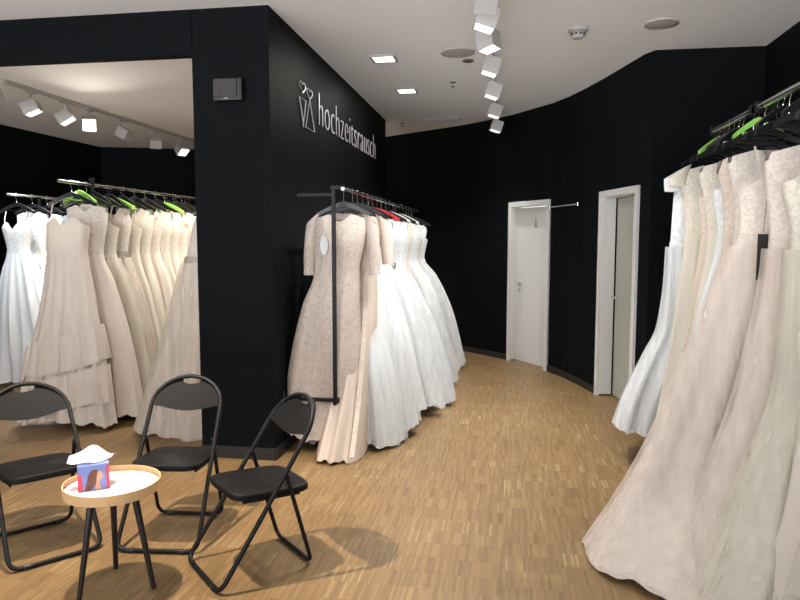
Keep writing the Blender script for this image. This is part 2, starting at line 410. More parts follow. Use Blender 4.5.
def track(name, lab, x, y0, y1):
    o = MB().box((x, (y0 + y1) / 2, CEIL - .018), (.035, y1 - y0, .036)).build(name, M['white_metal']); return tag(o, lab, 'lighting track')
def spot_head(loc, target, lab, grp, lit=True, watts=None, ang=60, s=.135, col=(1, .97, .93), lamp=True):
    """box head under a track at loc (track x,y); the head sits .2 below the ceiling"""
    t = thing('track_spotlight', lab, 'spotlight', (loc[0], loc[1], CEIL - .036), 0, grp)
    hz = -.175
    MB().box((0, 0, -.012), (.032, .13, .024)).build('adapter', M['white_metal'], t, bevel=.003)
    d = (Vector(target) - Vector((loc[0], loc[1], CEIL + hz))).normalized()
    q = d.to_track_quat('-Z', 'Y').to_matrix()
    side = q @ Vector((1, 0, 0))
    MB().tube([(0, 0, -.02), (0, 0, -.06), Vector((0, 0, hz + .05)) + side * .0], .011, 8).build('stem', M['white_metal'], t)
    h = MB()
    L_ = .125; c = Vector((0, 0, hz))
    for (cx, cy, sx, sy) in ((-s / 2, 0, .008, s), (s / 2, 0, .008, s), (0, -s / 2, s, .008), (0, s / 2, s, .008)):
        h.box(c + q @ Vector((cx, cy, 0)), (sx, sy, L_), q)
    h.box(c + q @ Vector((0, 0, L_ / 2)), (s, s, .008), q)
    h.build('head', M['white_metal'], t)
    g = MB().box(c + q @ Vector((0, 0, -L_ / 2 + .035)), (s - .012, s - .012, .006), q)
    g.build('lamp_glass', M['lamp'] if lit else M['speaker'], t)
    if lit and lamp:
        p = Vector((loc[0], loc[1], CEIL - .036)) + c + d * (L_ / 2 + .02)
        spot_lamp(p, target, (watts or SPOT_W) * 1.1, ang, col=col)
    return t

G = 'spotlights on the main ceiling track'
track('lighting_track', 'white lighting track running down the middle of the main ceiling', -.15, 1.2, 8.9)
heads = [(4.05, (-.6, 5.6, .9), 'white box spotlight nearest the camera on the main track', True, 60),
         (4.42, (-0.77, 4.30, 1.0), 'second box spotlight from the camera on the main track', True, 95),
         (4.9, (0.20, 4.70, 1.1), 'third box spotlight from the camera, beside the round ceiling grille', True, 110),
         (5.6, (-0.77, 5.48, 1.0), 'fourth box spotlight from the camera on the main track', True, 110),
         (6.5, (-0.77, 6.38, 1.0), 'fifth box spotlight from the camera on the main track', True, 100),
         (7.5, (-0.77, 7.38, 1.0), 'sixth box spotlight from the camera, next to last on the track', True, 90),
         (8.5, (-0.77, 8.38, 1.0), 'farthest box spotlight on the main track before the curved wall', True, 70)]
for y, tg, lab, lit, w in heads: spot_head((-.15, y), tg, lab, G, lit, w * 1.1, 105, s=.125)
spot_head((-.15, 3.2), (.95, 4.3, .6), 'added fill spotlight above the camera turned to the far right dresses', G, True, 44, 75, s=.12, col=(1, .97, .92))  # this head and the next are unseen, added to brighten the right rack
spot_head((-.15, 2.4), (.9, 3.2, .4), 'added fill spotlight above the camera turned to the near right dresses', G, True, 32, 75, s=.12, col=(1, .95, .86))
G2 = 'spotlights on the track in the room behind'
track('lighting_track', 'white lighting track seen through the wide opening, in the room behind', -5.0, 6.2, 10.3)
for y, lab, lit, tg in ((6.55, 'first box spotlight from the left in the room behind', True, (-3.9, 6.9, .6)),
                    (7.1, 'second box spotlight from the left in the room behind', True, (-3.8, 7.5, .9)),
                    (7.55, 'brightly lit spotlight facing out, third on the track in the room behind', True, (-3.0, 4.6, 1.3)),
                    (8.3, 'fourth box spotlight from the left in the room behind', False, (-6.3, 8.3, .6)),
                    (9.1, 'fifth box spotlight from the left in the room behind', False, (-6.0, 10.6, .4)),
                    (9.9, 'farthest box spotlight on the track in the room behind', True, (-3.6, 9.2, 1.0))):
    spot_head((-5.0, y), tg, lab, G2, lit, 260, 90, s=.15, col=(1, .88, .76))
track('lighting_track', 'added white lighting track hidden behind the pillar in the room behind', -2.55, 5.0, 9.0)  # hidden track and heads added to brighten the dresses in the opening
for y, lab in ((5.9, 'added fill spotlight nearest the pillar on the track behind it'), (6.9, 'added middle fill spotlight on the track behind the pillar'), (7.9, 'added far fill spotlight on the track behind the pillar')):
    spot_head((-2.55, y), (-3.5, y + .1, .8), lab, 'added fill spotlights behind the pillar', True, 190, 100, s=.12, col=(1, .91, .80))
# the seating corner has its own track, above the frame
track('lighting_track', 'white lighting track above the seating corner', -2.05, 1.2, 3.9)
spot_head((-2.05, 2.85), (-1.75, 2.95, .2), 'box spotlight over the round side table', 'spotlights over the seating corner', True, 470, 75, col=(1, .85, .70))
spot_head((-2.05, 1.6), (-3.1, 4.3, .2), 'box spotlight over the seating corner turned to the opening', 'spotlights over the seating corner', True, 60, 70, col=(1, .83, .68))
spot_head((-2.05, 2.2), (-2.4, 3.9, .2), 'box spotlight over the seating corner turned to the pillar', 'spotlights over the seating corner', True, 60, 70, col=(1, .83, .68))

# ------------------------------------------------------------------ folding chairs
def bez(pts, r, n=6):
    """round the corners of a polyline"""
    pts = [Vector(p) for p in pts]; out = [pts[0]]
    for i in range(1, len(pts) - 1):
        a = (pts[i - 1] - pts[i]); b = (pts[i + 1] - pts[i]); ra = min(r, a.length * .49); rb = min(r, b.length * .49)
        A = pts[i] + a.normalized() * ra; B = pts[i] + b.normalized() * rb
        for k in range(n + 1):
            u = k / n; out.append(A * (1 - u) ** 2 + pts[i] * 2 * u * (1 - u) + B * u * u)
    out.append(pts[-1]); return out

def make_chair(lab):
    t = thing('folding_chair', lab, 'chair', group='black folding chairs around the side table')
    def back_y(z): return .19 - .55 * (z / .80)
    TR = .0115
    # front frame: foot bar, two rails and the arched top in one bent tube
    pts = [(0, back_y(.0) + .0, TR)]
    right = [(.212, back_y(0), TR), (.205, back_y(.30), .30), (.200, back_y(.62), .62)]
    arch = [(.2 * math.cos(a), back_y(.655 + .15 * math.sin(a)), .655 + .15 * math.sin(a)) for a in [PI * k / 20 for k in range(0, 21)]]
    loop = [(0, back_y(0), TR)] + right + arch + [(-x, y, z) for x, y, z in right[::-1]] + [(0, back_y(0), TR)]
    first = bez([(0, back_y(0), TR), right[0], right[1], right[2]], .06)
    path = first[:-1] + [Vector(p) for p in arch] + [Vector((-p.x, p.y, p.z)) for p in first[:-1][::-1]][:-1]
    MB().tube(path, TR, 10, closed=True).build('front_frame', M['black_metal'], t, smooth=True)
    # rear frame
    rp = bez([(.19, -.155, .50), (.19, -.29, TR), (-.19, -.29, TR), (-.19, -.155, .50)], .06)
    MB().tube(rp, .0105, 10).build('rear_frame', M['black_metal'], t, smooth=True)
    for s in (-1, 1):
        MB().tube([(s * .165, .05, .386), (s * .165, -.10, .376), (s * .165, -.24, .368)], .007, 8).build('seat_support', M['black_metal'], t, smooth=True)
        MB().tube([(s * .186, -.15, .49), (s * .208, -.15, .49)], .009, 8).build('pivot', M['black_metal'], t, smooth=True)
    # padded seat
    n = 56; prof = []
    outline = []
    for k in range(n):
        a = 2 * PI * k / n; c_, s_ = math.cos(a), math.sin(a); e = 2 / 5
        x = abs(c_) ** e * (1 if c_ > 0 else -1); y = abs(s_) ** e * (1 if s_ > 0 else -1)
        outline.append((x * .19, -.105 + y * .205))
    sm = MB(); vs = []; rings = [(.0, .0), (.95, .0), (1, .008), (1, .026), (.985, .033), (.93, .037), (.6, .038), (0.0, .038)]
    for sc_, dz in rings:
        for x, y in outline: vs.append((x * sc_, -.10 + (y + .10) * sc_, .388 + dz + (y * .06)))
    fs = []
    for i in range(len(rings) - 1):
        for k in range(n): fs.append((i * n + k, i * n + (k + 1) % n, (i + 1) * n + (k + 1) % n, (i + 1) * n + k))
    sm.add(vs, fs); sm.build('seat', M['black_vinyl'], t, smooth=True)
    # backrest panel with grip slot under the arch
    cols = []; nx = 48; ny = 12; bmk = MB(); th = .016
    def top(x):
        zt = .655 + .15 * math.sqrt(max(0, 1 - (x / .2) ** 2)) - .004
        if abs(x) < .052: zt = .770 - .010 * (1 - (x / .052) ** 2)
        return zt
    def bot(x): return .658 - .030 * math.cos(x / .2 * PI / 2) ** 1.5 - .0
    vs = []
    for side in (0, 1):
        for i in range(nx + 1):
            x = -.197 + .394 * i / nx
            for j in range(ny + 1):
                z = bot(x) + (max(top(x), bot(x) + .01) - bot(x)) * j / ny
                y = back_y(z) - .022 * (1 - (x / .2) ** 2) + (-th / 2 if side else th / 2)
                vs.append((x, y, z))
    fs = []; K = (nx + 1) * (ny + 1)
    for i in range(nx):
        for j in range(ny):
            a = i * (ny + 1) + j; b = a + ny + 1
            fs.append((a, b, b + 1, a + 1)); fs.append((K + a, K + a + 1, K + b + 1, K + b))
    for i in range(nx):
        a = i * (ny + 1); b = a + ny + 1
        fs.append((a, K + a, K + b, b)); fs.append((a + ny, b + ny, K + b + ny, K + a + ny))
    for j in range(ny):
        fs.append((j, j + 1, K + j + 1, K + j)); q = nx * (ny + 1) + j; fs.append((q, K + q, K + q + 1, q + 1))
    bmk.add(vs, fs); bmk.build('backrest', M['black_vinyl'], t, smooth=True)
    for s in (-1, 1):
        MB().tube([(s * .12, back_y(0), TR), (s * .15, back_y(0), TR)], .0135, 10).build('foot_pad', M['black_plastic'], t, smooth=True)
        MB().tube([(s * .11, -.29, TR), (s * .14, -.29, TR)], .0125, 10).build('foot_pad', M['black_plastic'], t, smooth=True)
    return t
ch = make_chair('black folding chair right of the table, turned sideways before the wedding dresses')
for i, (x, y, a, lab) in enumerate(((-1.27, 3.00, 2.36, None), (-1.77, 3.25, 3.24, 'black folding chair behind the table, facing the camera before the pillar'),
                                  (-2.34, 3.03, -2.27, 'black folding chair on the left, partly cut off by the picture edge'))):
    o = ch if i == 0 else copy_tree(ch)
    o.location = (x, y, .002); o.rotation_euler = (0, 0, a)
    if lab: o['label'] = lab

# ------------------------------------------------------------------ side table and tissue box
TX, TY = -1.775, 2.745
t = thing('side_table', 'round tray side table with plywood rim, white top and three black legs', 'table', (TX, TY, 0))
TZ = .50
MB().lathe([(.204, TZ - .045), (.2095, TZ - .045), (.210, TZ), (.204, TZ)], seg=72).build('tray_rim', M['ply'], t, smooth=True)
o = MB().lathe([(.0, TZ - .036), (.2045, TZ - .036), (.2045, TZ - .028), (.0, TZ - .028)], seg=72).build('tabletop', M['tray_white'], t)
for (x, y) in ((-1.85, 2.575), (-1.865, 2.885), (-1.585, 2.74)):
    dx, dy = x - TX, y - TY
    MB().tube([(dx * .55, dy * .55, TZ - .037), (dx, dy, 0.0)], .0165, 14, r2=.0115).build('leg', M['black_plastic'], t, smooth=True)
br = MB()
for k in range(3):
    a = k * 2 * PI / 3 + .4; br.box((.05 * math.cos(a), .05 * math.sin(a), TZ - .043), (.11, .03, .012), Matrix.Rotation(a, 3, 'Z'))
br.build('underframe', M['black_plastic'], t)

BXs = .118
tb = thing('tissue_box', 'blue and red cardboard tissue box on the round white tray', 'tissue box', (-1.862, 2.735, TZ - .028), math.radians(34))
MB().box((0, 0, BXs / 2), (BXs, BXs, BXs)).build('carton', M['box_blue'], tb, bevel=.001)
ZF = -BXs / 2 - .0006
MF = Matrix.Translation((0, ZF, 0)) @ Matrix.Rotation(PI / 2, 4, 'X')
MB().prism([(-.058, .004), (-.040, .004), (-.044, .075), (-.058, .085)], 0, 0, .0006, MF).build('red_stripe', M['box_red'], tb)
MB().prism([(.048, .004), (.058, .004), (.058, .112), (.048, .112)], 0, 0, .0006, MF).build('red_stripe', M['box_red'], tb)
art = MB(); MF2 = Matrix.Translation((0, ZF - .0005, 0)) @ Matrix.Rotation(PI / 2, 4, 'X')
art.prism([(-.034, .002), (-.012, .002), (.008, .03), (.016, .05), (.024, .075), (.018, .092), (.002, .097), (-.012, .088), (-.022, .065), (-.026, .04)], 0, 0, .0005, MF2)
art.build('printed_hair', M['hair'], tb)
art = MB(); MF3 = Matrix.Translation((0, ZF - .001, 0)) @ Matrix.Rotation(PI / 2, 4, 'X')
art.prism([(.016, .088), (.030, .086), (.034, .076), (.040, .068), (.034, .064), (.034, .056), (.026, .050), (.020, .032), (.030, .004), (.004, .004), (.010, .035), (.012, .06)], 0, 0, .0005, MF3)
art.build('printed_face', M['skin'], tb)
# side face stripes
MB().box((BXs / 2 + .0006, 0, .03), (.0008, .11, .05)).build('red_side_stripe', M['box_red'], tb)
MB().box((-BXs / 2 - .0006, .0, .04), (.0008, .11, .07)).build('red_side_stripe', M['box_red'], tb)
# one sheet pulled up out of the slot: a ridge from the left tip over the peak, falling to the front and back
sh = MB(); vs = []; nx, ny = 20, 12
for i in range(nx + 1):
    for j in range(ny + 1):
        u, v = i / nx, j / ny * 2 - 1
        ridge = .030 + .048 * math.exp(-((u - .52) / .26) ** 2) - .012 * u
        wv = (.018 + .045 * math.sin(PI * min(1, max(0, u * .92 + .04)))) * (1.0 if v < 0 else .8)
        x = -.088 + .168 * u + .010 * v
        y = .012 + v * wv
        z = BXs + ridge - (ridge - .006) * abs(v) ** 1.4 * .95 + .004 * math.sin(11 * u + 3 * v) 
        vs.append((x, y, z))
fs = [(i * (ny + 1) + j, (i + 1) * (ny + 1) + j, (i + 1) * (ny + 1) + j + 1, i * (ny + 1) + j + 1) for i in range(nx) for j in range(ny)]
sh.add(vs, fs); s_ = sh.build('tissue', M['paper'], tb, smooth=True)
tb.scale = (1.1, 1.1, 1.0)

# ------------------------------------------------------------------ dresses
def interp(tab, z):
    """tab: list of tuples (z, a, b, ...) with falling z; smooth (Hermite) interpolation"""
    if z >= tab[0][0]: return tab[0][1:]
    if z <= tab[-1][0]: return tab[-1][1:]
    for i in range(len(tab) - 1):
        if tab[i + 1][0] <= z <= tab[i][0]:
            z0, z1 = tab[i][0], tab[i + 1][0]; h = z1 - z0; u = (z - z0) / h; out = []
            for k in range(1, len(tab[0])):
                p0, p1 = tab[i][k], tab[i + 1][k]
                def slope(j):
                    if j <= 0 or j >= len(tab) - 1:
                        a, b = (0, 1) if j <= 0 else (len(tab) - 2, len(tab) - 1)
                        return (tab[b][k] - tab[a][k]) / (tab[b][0] - tab[a][0])
                    s0 = (tab[j][k] - tab[j - 1][k]) / (tab[j][0] - tab[j - 1][0]); s1 = (tab[j + 1][k] - tab[j][k]) / (tab[j + 1][0] - tab[j][0])
                    return 0 if s0 * s1 <= 0 else 2 * s0 * s1 / (s0 + s1)
                m0, m1 = slope(i) * h, slope(i + 1) * h
                out.append((2 * u ** 3 - 3 * u ** 2 + 1) * p0 + (u ** 3 - 2 * u ** 2 + u) * m0 + (-2 * u ** 3 + 3 * u ** 2) * p1 + (u ** 3 - u ** 2) * m1)
            return out

def shell(name, prof, ztop, zbot, material, parent, rnd, zw, zh, folds=9, amp=.025, infl=0, seg=112, rows=26, clamp=None, ruff=.012, ylim=None, bodice=False):
    """garment surface between ztop(xn, front) and zbot(xn, front); prof rows are (z, xl, xr, dfront, dback)"""
    ph = [rnd.uniform(0, 6.28) for _ in range(6)]; nf = folds * rnd.uniform(.6, .95)
    vs = []
    for i in range(rows + 1):
        u = i / rows
        for k in range(seg):
            a = 2 * PI * k / seg; ca, sa = math.cos(a), math.sin(a)
            e = .85
            cx = abs(ca) ** e * (1 if ca >= 0 else -1); sy = abs(sa) ** e * (1 if sa >= 0 else -1)
            front = sa < 0
            zt = ztop(cx, front); zb = zbot(cx, front)
            z = zt + (zb - zt) * u
            xl, xr, df, db = interp(prof, z)
            hw = (xr - xl) / 2 + infl; mid = (xl + xr) / 2
            s = min(1, max(0, (zw - z) / max(.01, zw - zh))); s = s ** .75
            if bodice: s = .05
            A = amp * s
            x = mid + cx * hw; y = sy * ((df if front else db) + infl)
            wave = math.sin(nf * cx * PI + ph[0] + .6 * math.sin(z * 2.1 + ph[1]) + (1.2 if front else 2.9)) + (.22 * math.sin(nf * 2.17 * cx * PI + ph[2] + .8 * math.sin(z * 3 + ph[4])) + .7 * math.sin(nf * .43 * cx * PI + ph[1] + 2.2 * math.sin(z * 2.3 + ph[5])))
            y += A * wave * (.35 + .65 * abs(sy))
            x += A * .5 * math.sin(nf * .6 * sy * PI + ph[3] + z * 1.4) * abs(cx) + A * .45 * math.sin(z * 4 + ph[5]) * cx
            if not bodice: z += s ** 3 * ruff * (wave * .4 + 1.5 * math.sin(3 * a + ph[4]) + .5 * math.sin(23 * a + ph[2]))
            if clamp: 
                if clamp[0] is not None and x < clamp[0]: x = clamp[0] + .004 * math.sin(k * 1.3)
                if clamp[1] is not None and x > clamp[1]: x = clamp[1] + .004 * math.sin(k * 1.3)
            vs.append((x, y, max(z, .004)))
    fs = []
    for i in range(rows):
        for k in range(seg):
            l = (k + 1) % seg; fs.append((i * seg + k, i * seg + l, (i + 1) * seg + l, (i + 1) * seg + k))
    mb = MB().add(vs, fs); return mb.build(name, material, parent, smooth=True)

def ribbon(mb, pts, w, th=.003):
    vs = []; fs = []
    for i, p in enumerate(pts):
        p = Vector(p); vs += [p + Vector((-w / 2, 0, 0)), p + Vector((w / 2, 0, 0)), p + Vector((w / 2, th, 0)), p + Vector((-w / 2, th, 0))]
    for i in range(len(pts) - 1):
        a = 4 * i; b = a + 4
        for k in range(4): fs.append((a + k, a + (k + 1) % 4, b + (k + 1) % 4, b + k))
    fs += [(0, 1, 2, 3), tuple(4 * (len(pts) - 1) + k for k in (3, 2, 1, 0))]
    mb.add(vs, fs)

def dress(label, loc, zs, kind, colr, prof, hem=.03, group=None, waist=None, folds=9, amp=.022, tulle=False, lace=True, sleeves=None,
          sash=None, seed=1, clamp=None, tilt=0, tiers=(), pink=False, keyhole=False, stripe=False, rz=0, hemf=None, smat=None):
    """wedding dress hanging from a hanger; loc is the floor point under the rail; prof rows (z, xl, xr, dfront, dback)"""
    rnd = random.Random(seed)
    t = thing('wedding_dress', label, 'dress', (loc[0], loc[1], 0), rz, group)
    zw = waist if waist else zs - .46
    body = cloth[colr + ('_lace' if lace else '')]; skirt = smat or cloth[colr]
    zb = zs - .19
    if kind == 'strapless':
        def zt(cx, f):
            if f: return zb + .045 * math.exp(-((abs(cx) - .45) / .28) ** 2) - .035 * math.exp(-(cx / .16) ** 2) - .03 * abs(cx) ** 3
            return zb - .04
    elif kind == 'vneck':
        def zt(cx, f):
            c = abs(cx)
            if c > .93: return zs - .10 - (c - .93) * .6
            if f: return zs - .02 - .05 * c if c > .42 else zs - .03 - (.42 - c) * .55
            return zs - .02 - .05 * c if c > .42 else zs - .10
    else:
        def zt(cx, f):
            c = abs(cx)
            if c > .95: return zs - .10
            if f: return zs - .01 - .06 * c if c > .4 else zs - .03 - .06 * math.cos(c / .4 * PI / 2)
            return zs - .01 - .06 * c if c > .35 else zs - .025
    shell('bodice', prof, zt, lambda c, f: zw - .02, body, t, rnd, zw, hem, bodice=True, seg=64, rows=12, clamp=clamp, folds=folds)
    hz = hemf if hemf else (lambda c, f: hem)
    st_ = rnd.getstate()
    shell('skirt', prof, lambda c, f: zw + .005 - (.03 * (1 - c * c) if f else 0), hz, skirt, t, rnd, zw, hem, infl=.004, folds=folds, amp=amp, clamp=clamp)
    if tulle:
        rnd.setstate(st_)
        shell('tulle_layer', prof, lambda c, f: zw - .03, (lambda c, f: hz(c, f) + .02), cloth[colr + '_tulle'], t, rnd, zw, hem, infl=.030, folds=folds, amp=amp, rows=22, clamp=clamp, ruff=.02)
    for j, tz in enumerate(tiers):
        shell('ruffle', prof, (lambda c, f, tz=tz: tz + .10 * c), (lambda c, f, tz=tz: max(.02, tz - .30 + .10 * c)), skirt, t, rnd, tz + .15, tz - .4, infl=.03, folds=folds * 1.3, amp=amp * 1.1, rows=8, clamp=clamp, ruff=.02)
    mids = interp(prof, zb)
    if kind == 'strapless':
        for s in (-1, 1):
            mb = MB(); xm = (mids[0] + mids[1]) / 2 + s * (mids[1] - mids[0]) * .33
            ribbon(mb, [(xm, -.045, zb - .01), (xm + s * .004, -.04, zb + .08), (xm + s * .006, -.012, zs - .035)], .010)
            mb.build('strap', body, t)
    if sleeves:
        ln, w = sleeves
        for s in (-1, 1):
            m_ = interp(prof, zs - .05); x0 = m_[0] if s < 0 else m_[1]
            mb = MB(); pts = []; nn = 8
            for k in range(nn + 1):
                u = k / nn
                pts.append(Vector((x0 - s * .03 + s * (.04 + .045 * math.sin(u * PI / 2) * min(1, ln * 2)), -.005, zs - .065 - ln * u ** 1.15)))
            rings = []; sg = 18
            for k, p in enumerate(pts):
                r = (w + (.048 - w) * (k / nn)) if ln > .2 else w * (1 - .25 * k / nn)
                for q in range(sg):
                    a = 2 * PI * q / sg; rings.append((p.x + r * math.cos(a) * .85, p.y + r * .62 * math.sin(a), p.z + (.045 * math.cos(a) * -s * (1 - k / nn))))
            fs = []
            for k in range(nn):
                for q in range(sg):
                    l = (q + 1) % sg; fs.append((k * sg + q, k * sg + l, (k + 1) * sg + l, (k + 1) * sg + q))
            mb.add(rings, fs); mb.build('sleeve', cloth[colr + '_lace'], t, smooth=True)
    if sash:
        shell('sash', prof, lambda c, f: zw + .025, lambda c, f: zw - .025, cloth[sash] if sash in cloth else cloth['beads'], t, rnd, zw, hem, infl=.010, rows=4, seg=64, bodice=True, clamp=clamp)
    if keyhole:
        m_ = MB(); m_.lathe([(0, 0), (.035, 0), (.035, .004), (0, .004)], (0, 0, 0), 24, Matrix.Rotation(PI / 2, 4, 'X'))
        o = m_.build('lining_patch', cloth['white'], t); o.location = (-.12, -.098, zs - .26); o.scale = (.8, 1, 2.1)
    if stripe:
        mb = MB(); pts = [(interp(prof, z)[1] * .35 + interp(prof, z)[0] * .0, -interp(prof, z)[2] - .012, z) for z in [zs - .15 - (zs - .2 - hem) * k / 14 for k in range(15)]]
        ribbon(mb, pts, .035); mb.build('lace_trim', cloth['beige_lace'], t)
    return t

def hanger_mb(drop, m_body):
    root = thing('clothes_hanger', 'x', 'hanger')
    # hook over the rail: origin of the hanger = rail centre
    r = .021; pts = [(0, r * math.cos(a), r * math.sin(a)) for a in [math.radians(d) for d in range(-35, 181, 18)]]
    pts = [(0, y, z) for _, y, z in pts]; pts += [(0, -r, -.012), (0, -.008, -.035), (0, 0, -.045), (0, 0, -drop)]
    MB().tube(pts, .0022, 6).build('hook', M['chrome'], root, smooth=True)
    b = MB(); n = 16
    vs = []
    for i in range(n + 1):
        u = i / n * 2 - 1; x = u * .205; zc = -drop - .012 - .085 * abs(u) ** 1.35 - .0
        hh = .013 + .006 * (1 - abs(u)) ; ty = .006 + .016 * abs(u) ** 2
        vs += [(x, -ty, zc - hh), (x, ty, zc - hh), (x, ty, zc + hh), (x, -ty, zc + hh)]
    fs = []
    for i in range(n):
        a = 4 * i; c = a + 4
        for k in range(4): fs.append((a + k, a + (k + 1) % 4, c + (k + 1) % 4, c + k))
    fs += [(0, 1, 2, 3), (4 * n + 3, 4 * n + 2, 4 * n + 1, 4 * n)]
    b.add(vs, fs)
    b.tube([(-.15, 0, -drop - .07), (0, 0, -drop - .082), (.15, 0, -drop - .07)], .004, 6)
    b.build('shoulder_bar', m_body, root, smooth=True)
    return root
hang_cache = {}
def hanger(colour, drop, loc, label, group, rz=0):
    key = (colour, drop)
    if key not in hang_cache:
        h = hanger_mb(drop, M[colour]); hang_cache[key] = h
    else: h = copy_tree(hang_cache[key])
    h.location = loc; h.rotation_euler = (0, 0, rz); h['label'] = label; h['group'] = group
    return h
HC = {'black_plastic': 'black', 'green': 'lime green', 'red': 'red', 'tray_white': 'white'}

def gown(zs, hl, hr, hem, df=.10, db=.10, style='a', wst=.13, bust=.175, sh=.205):
    zw = zs - .46; H = zw - hem
    if style == 'a': f = [(.25, .30), (.6, .66)]
    elif style == 'ball': f = [(.15, .27), (.5, .66)]
    elif style == 'mermaid': f = [(.35, .12), (.62, .25)]
    else: f = [(.2, .16), (.6, .45)]
    rows = [(zs, -sh, sh, .022, .022), (zs - .09, -sh * .93, sh * .93, .045, .04), (zs - .2, -bust, bust, .085, .05), (zw, -wst, wst, .06, .045)]
    for u, k in f:
        rows.append((zw - H * u, -(wst + (hl - wst) * k), wst + (hr - wst) * k, .06 + (df - .06) * min(1, k * 1.4), .045 + (db - .045) * min(1, k * 1.4)))
    rows.append((hem, -hl, hr, df, db))
    return rows

# ---------- left rack along the side wall with the sign
RX, RZ = -1.16, 1.96
def wall_rack(lab, y0, y1, arm_x=-1.50):
    t = thing('clothes_rail', lab, 'clothes rail', (RX, y0, 0), 0, 'clothes rails along the sign wall')
    L_ = y1 - y0
    MB().tube([(0, -.03, RZ), (0, L_, RZ)], .0125, 14).build('rail', M['chrome'], t, smooth=True)
    for y in (0, L_ - .03):
        MB().box((-.075, y, (.40 + RZ) / 2), (.028, .028, RZ - .40 + .03)).build('post', M['black_metal'], t, bevel=.003)
        MB().box((-.045, y, RZ + .01), (.10, .034, .03)).build('bracket', M['black_metal'], t, bevel=.003)
        MB().box((-.26, y, .42), (.44, .026, .026)).build('lower_arm', M['black_metal'], t, bevel=.003)
        MB().box((-.21, y, 1.92), (.27, .024, .024)).build('upper_arm', M['black_metal'], t, bevel=.003)
        MB().box((-.473, y, .42), (.012, .07, .10)).build('wall_plate', M['black_metal'], t, bevel=.003)
        MB().box((-.05, y, .42), (.02, .04, .04)).build('end_cap', M['black_plastic'], t, bevel=.003)
    return t
wall_rack('chrome clothes rail with black posts, nearest the pillar', 4.72, 6.0)
wall_rack('chrome clothes rail with black posts, middle of the three along the sign wall', 6.03, 7.38)
wall_rack('chrome clothes rail with black posts, at the far end of the sign wall', 7.41, 8.72)

GL = 'wedding dresses on the left rail under the sign'
CL = (-.46, None)
ords = ['first', 'second', 'third', 'fourth', 'fifth', 'sixth', 'seventh', 'eighth', 'ninth', 'tenth', 'eleventh', 'twelfth', 'thirteenth', 'fourteenth', 'fifteenth', 'sixteenth', 'seventeenth', 'eighteenth', 'nineteenth']
dress('beige lace dress with elbow sleeves hanging first on the rail behind the black post', (RX - .04, 4.86), 1.82, 'yoke', 'nude',
      [(1.82, -.205, .19, .025, .025), (1.74, -.22, .19, .06, .04), (1.60, -.22, .17, .09, .05), (1.36, -.22, .12, .06, .045), (1.12, -.31, .12, .08, .06), (.75, -.40, .12, .10, .07), (.40, -.45, .08, .12, .08), (.06, -.46, .02, .14, .08)],
      hem=.12, group=GL, sleeves=(.42, .062), keyhole=True, seed=3, clamp=(-.43, None), folds=4, amp=.012, lace=True, smat=cloth['nude_lace'])
dress('champagne lace dress with long train of trim, second on the left rail', (RX + .07, 5.0), 1.82, 'yoke', 'beige',
      [(1.82, -.2, .15, .025, .025), (1.74, -.19, .16, .05, .04), (1.60, -.17, .15, .07, .05), (1.36, -.15, .10, .05, .045), (1.10, -.20, .11, .07, .05), (.6, -.24, .10, .20, .06), (.02, -.32, .07, .50, .08)],
      hem=.015, group=GL, sleeves=(.34, .075), seed=5, clamp=CL, folds=5, amp=.02, stripe=True)
specs = [  # y, kind, colour, style, hl, hr, hem, tulle, sash, df, descr
    (5.17, 'yoke', 'white', 'a', .40, .36, .04, True, None, .34, 'white gown with wide satin skirt'),
    (5.36, 'strapless', 'white', 'ball', .42, .46, .06, True, 'beads', .20, 'bright white tulle ballgown'),
    (5.57, 'strapless', 'white', 'ball', .42, .48, .14, False, None, .12, 'white strapless gown with smooth skirt'),
    (5.77, 'vneck', 'white', 'a', .40, .46, .10, False, None, .11, 'white v-neck lace gown'),
    (5.97, 'strapless', 'white', 'ball', .42, .60, .10, True, None, .12, 'white tulle gown with sweetheart top'),
    (6.18, 'yoke', 'white', 'a', .40, .56, .10, False, 'beads', .11, 'white gown with beaded waist'),
    (6.40, 'strapless', 'white', 'ball', .42, .66, .06, True, None, .14, 'very full white tulle ballgown'),
    (6.62, 'vneck', 'white', 'ball', .42, .64, .05, False, None, .14, 'white v-neck ballgown'),
    (6.84, 'strapless', 'white', 'a', .40, .54, .08, False, None, .11, 'plain white strapless gown'),
    (7.05, 'yoke', 'ivory', 'a', .40, .56, .08, False, None, .11, 'off-white lace gown'),
    (7.27, 'strapless', 'white', 'ball', .42, .62, .05, True, None, .12, 'white tulle ballgown with loose overlay'),
    (7.50, 'yoke', 'white', 'a', .40, .58, .06, False, None, .11, 'white gown with high neckline'),
    (7.72, 'vneck', 'white', 'ball', .42, .60, .05, False, None, .12, 'white v-neck gown with full skirt'),
    (7.95, 'strapless', 'ivory', 'a', .40, .62, .05, False, None, .12, 'off-white strapless gown'),
    (8.18, 'yoke', 'white', 'ball', .42, .64, .05, True, None, .12, 'white tulle gown with lace shoulders'),
    (8.42, 'strapless', 'white', 'ball', .42, .66, .05, False, None, .14, 'white ballgown'),
]
for i, (y, kind, c, st, hl, hr, hem, tu, sash, df, d_) in enumerate(specs):
    last = i == len(specs) - 1
    zs = 1.82
    dress('%s, %s' % (d_, 'last on the left rail at the far end' if last else ords[i + 2] + ' from the pillar on the left rail'), (RX, y), zs, kind, c,
          gown(zs, hl, hr, hem, df, .10, st), hem=hem, group=GL, tulle=tu, sash=sash, seed=20 + i, clamp=CL, folds=8, amp=.024)
hy = [4.86, 5.0] + [s[0] for s in specs]
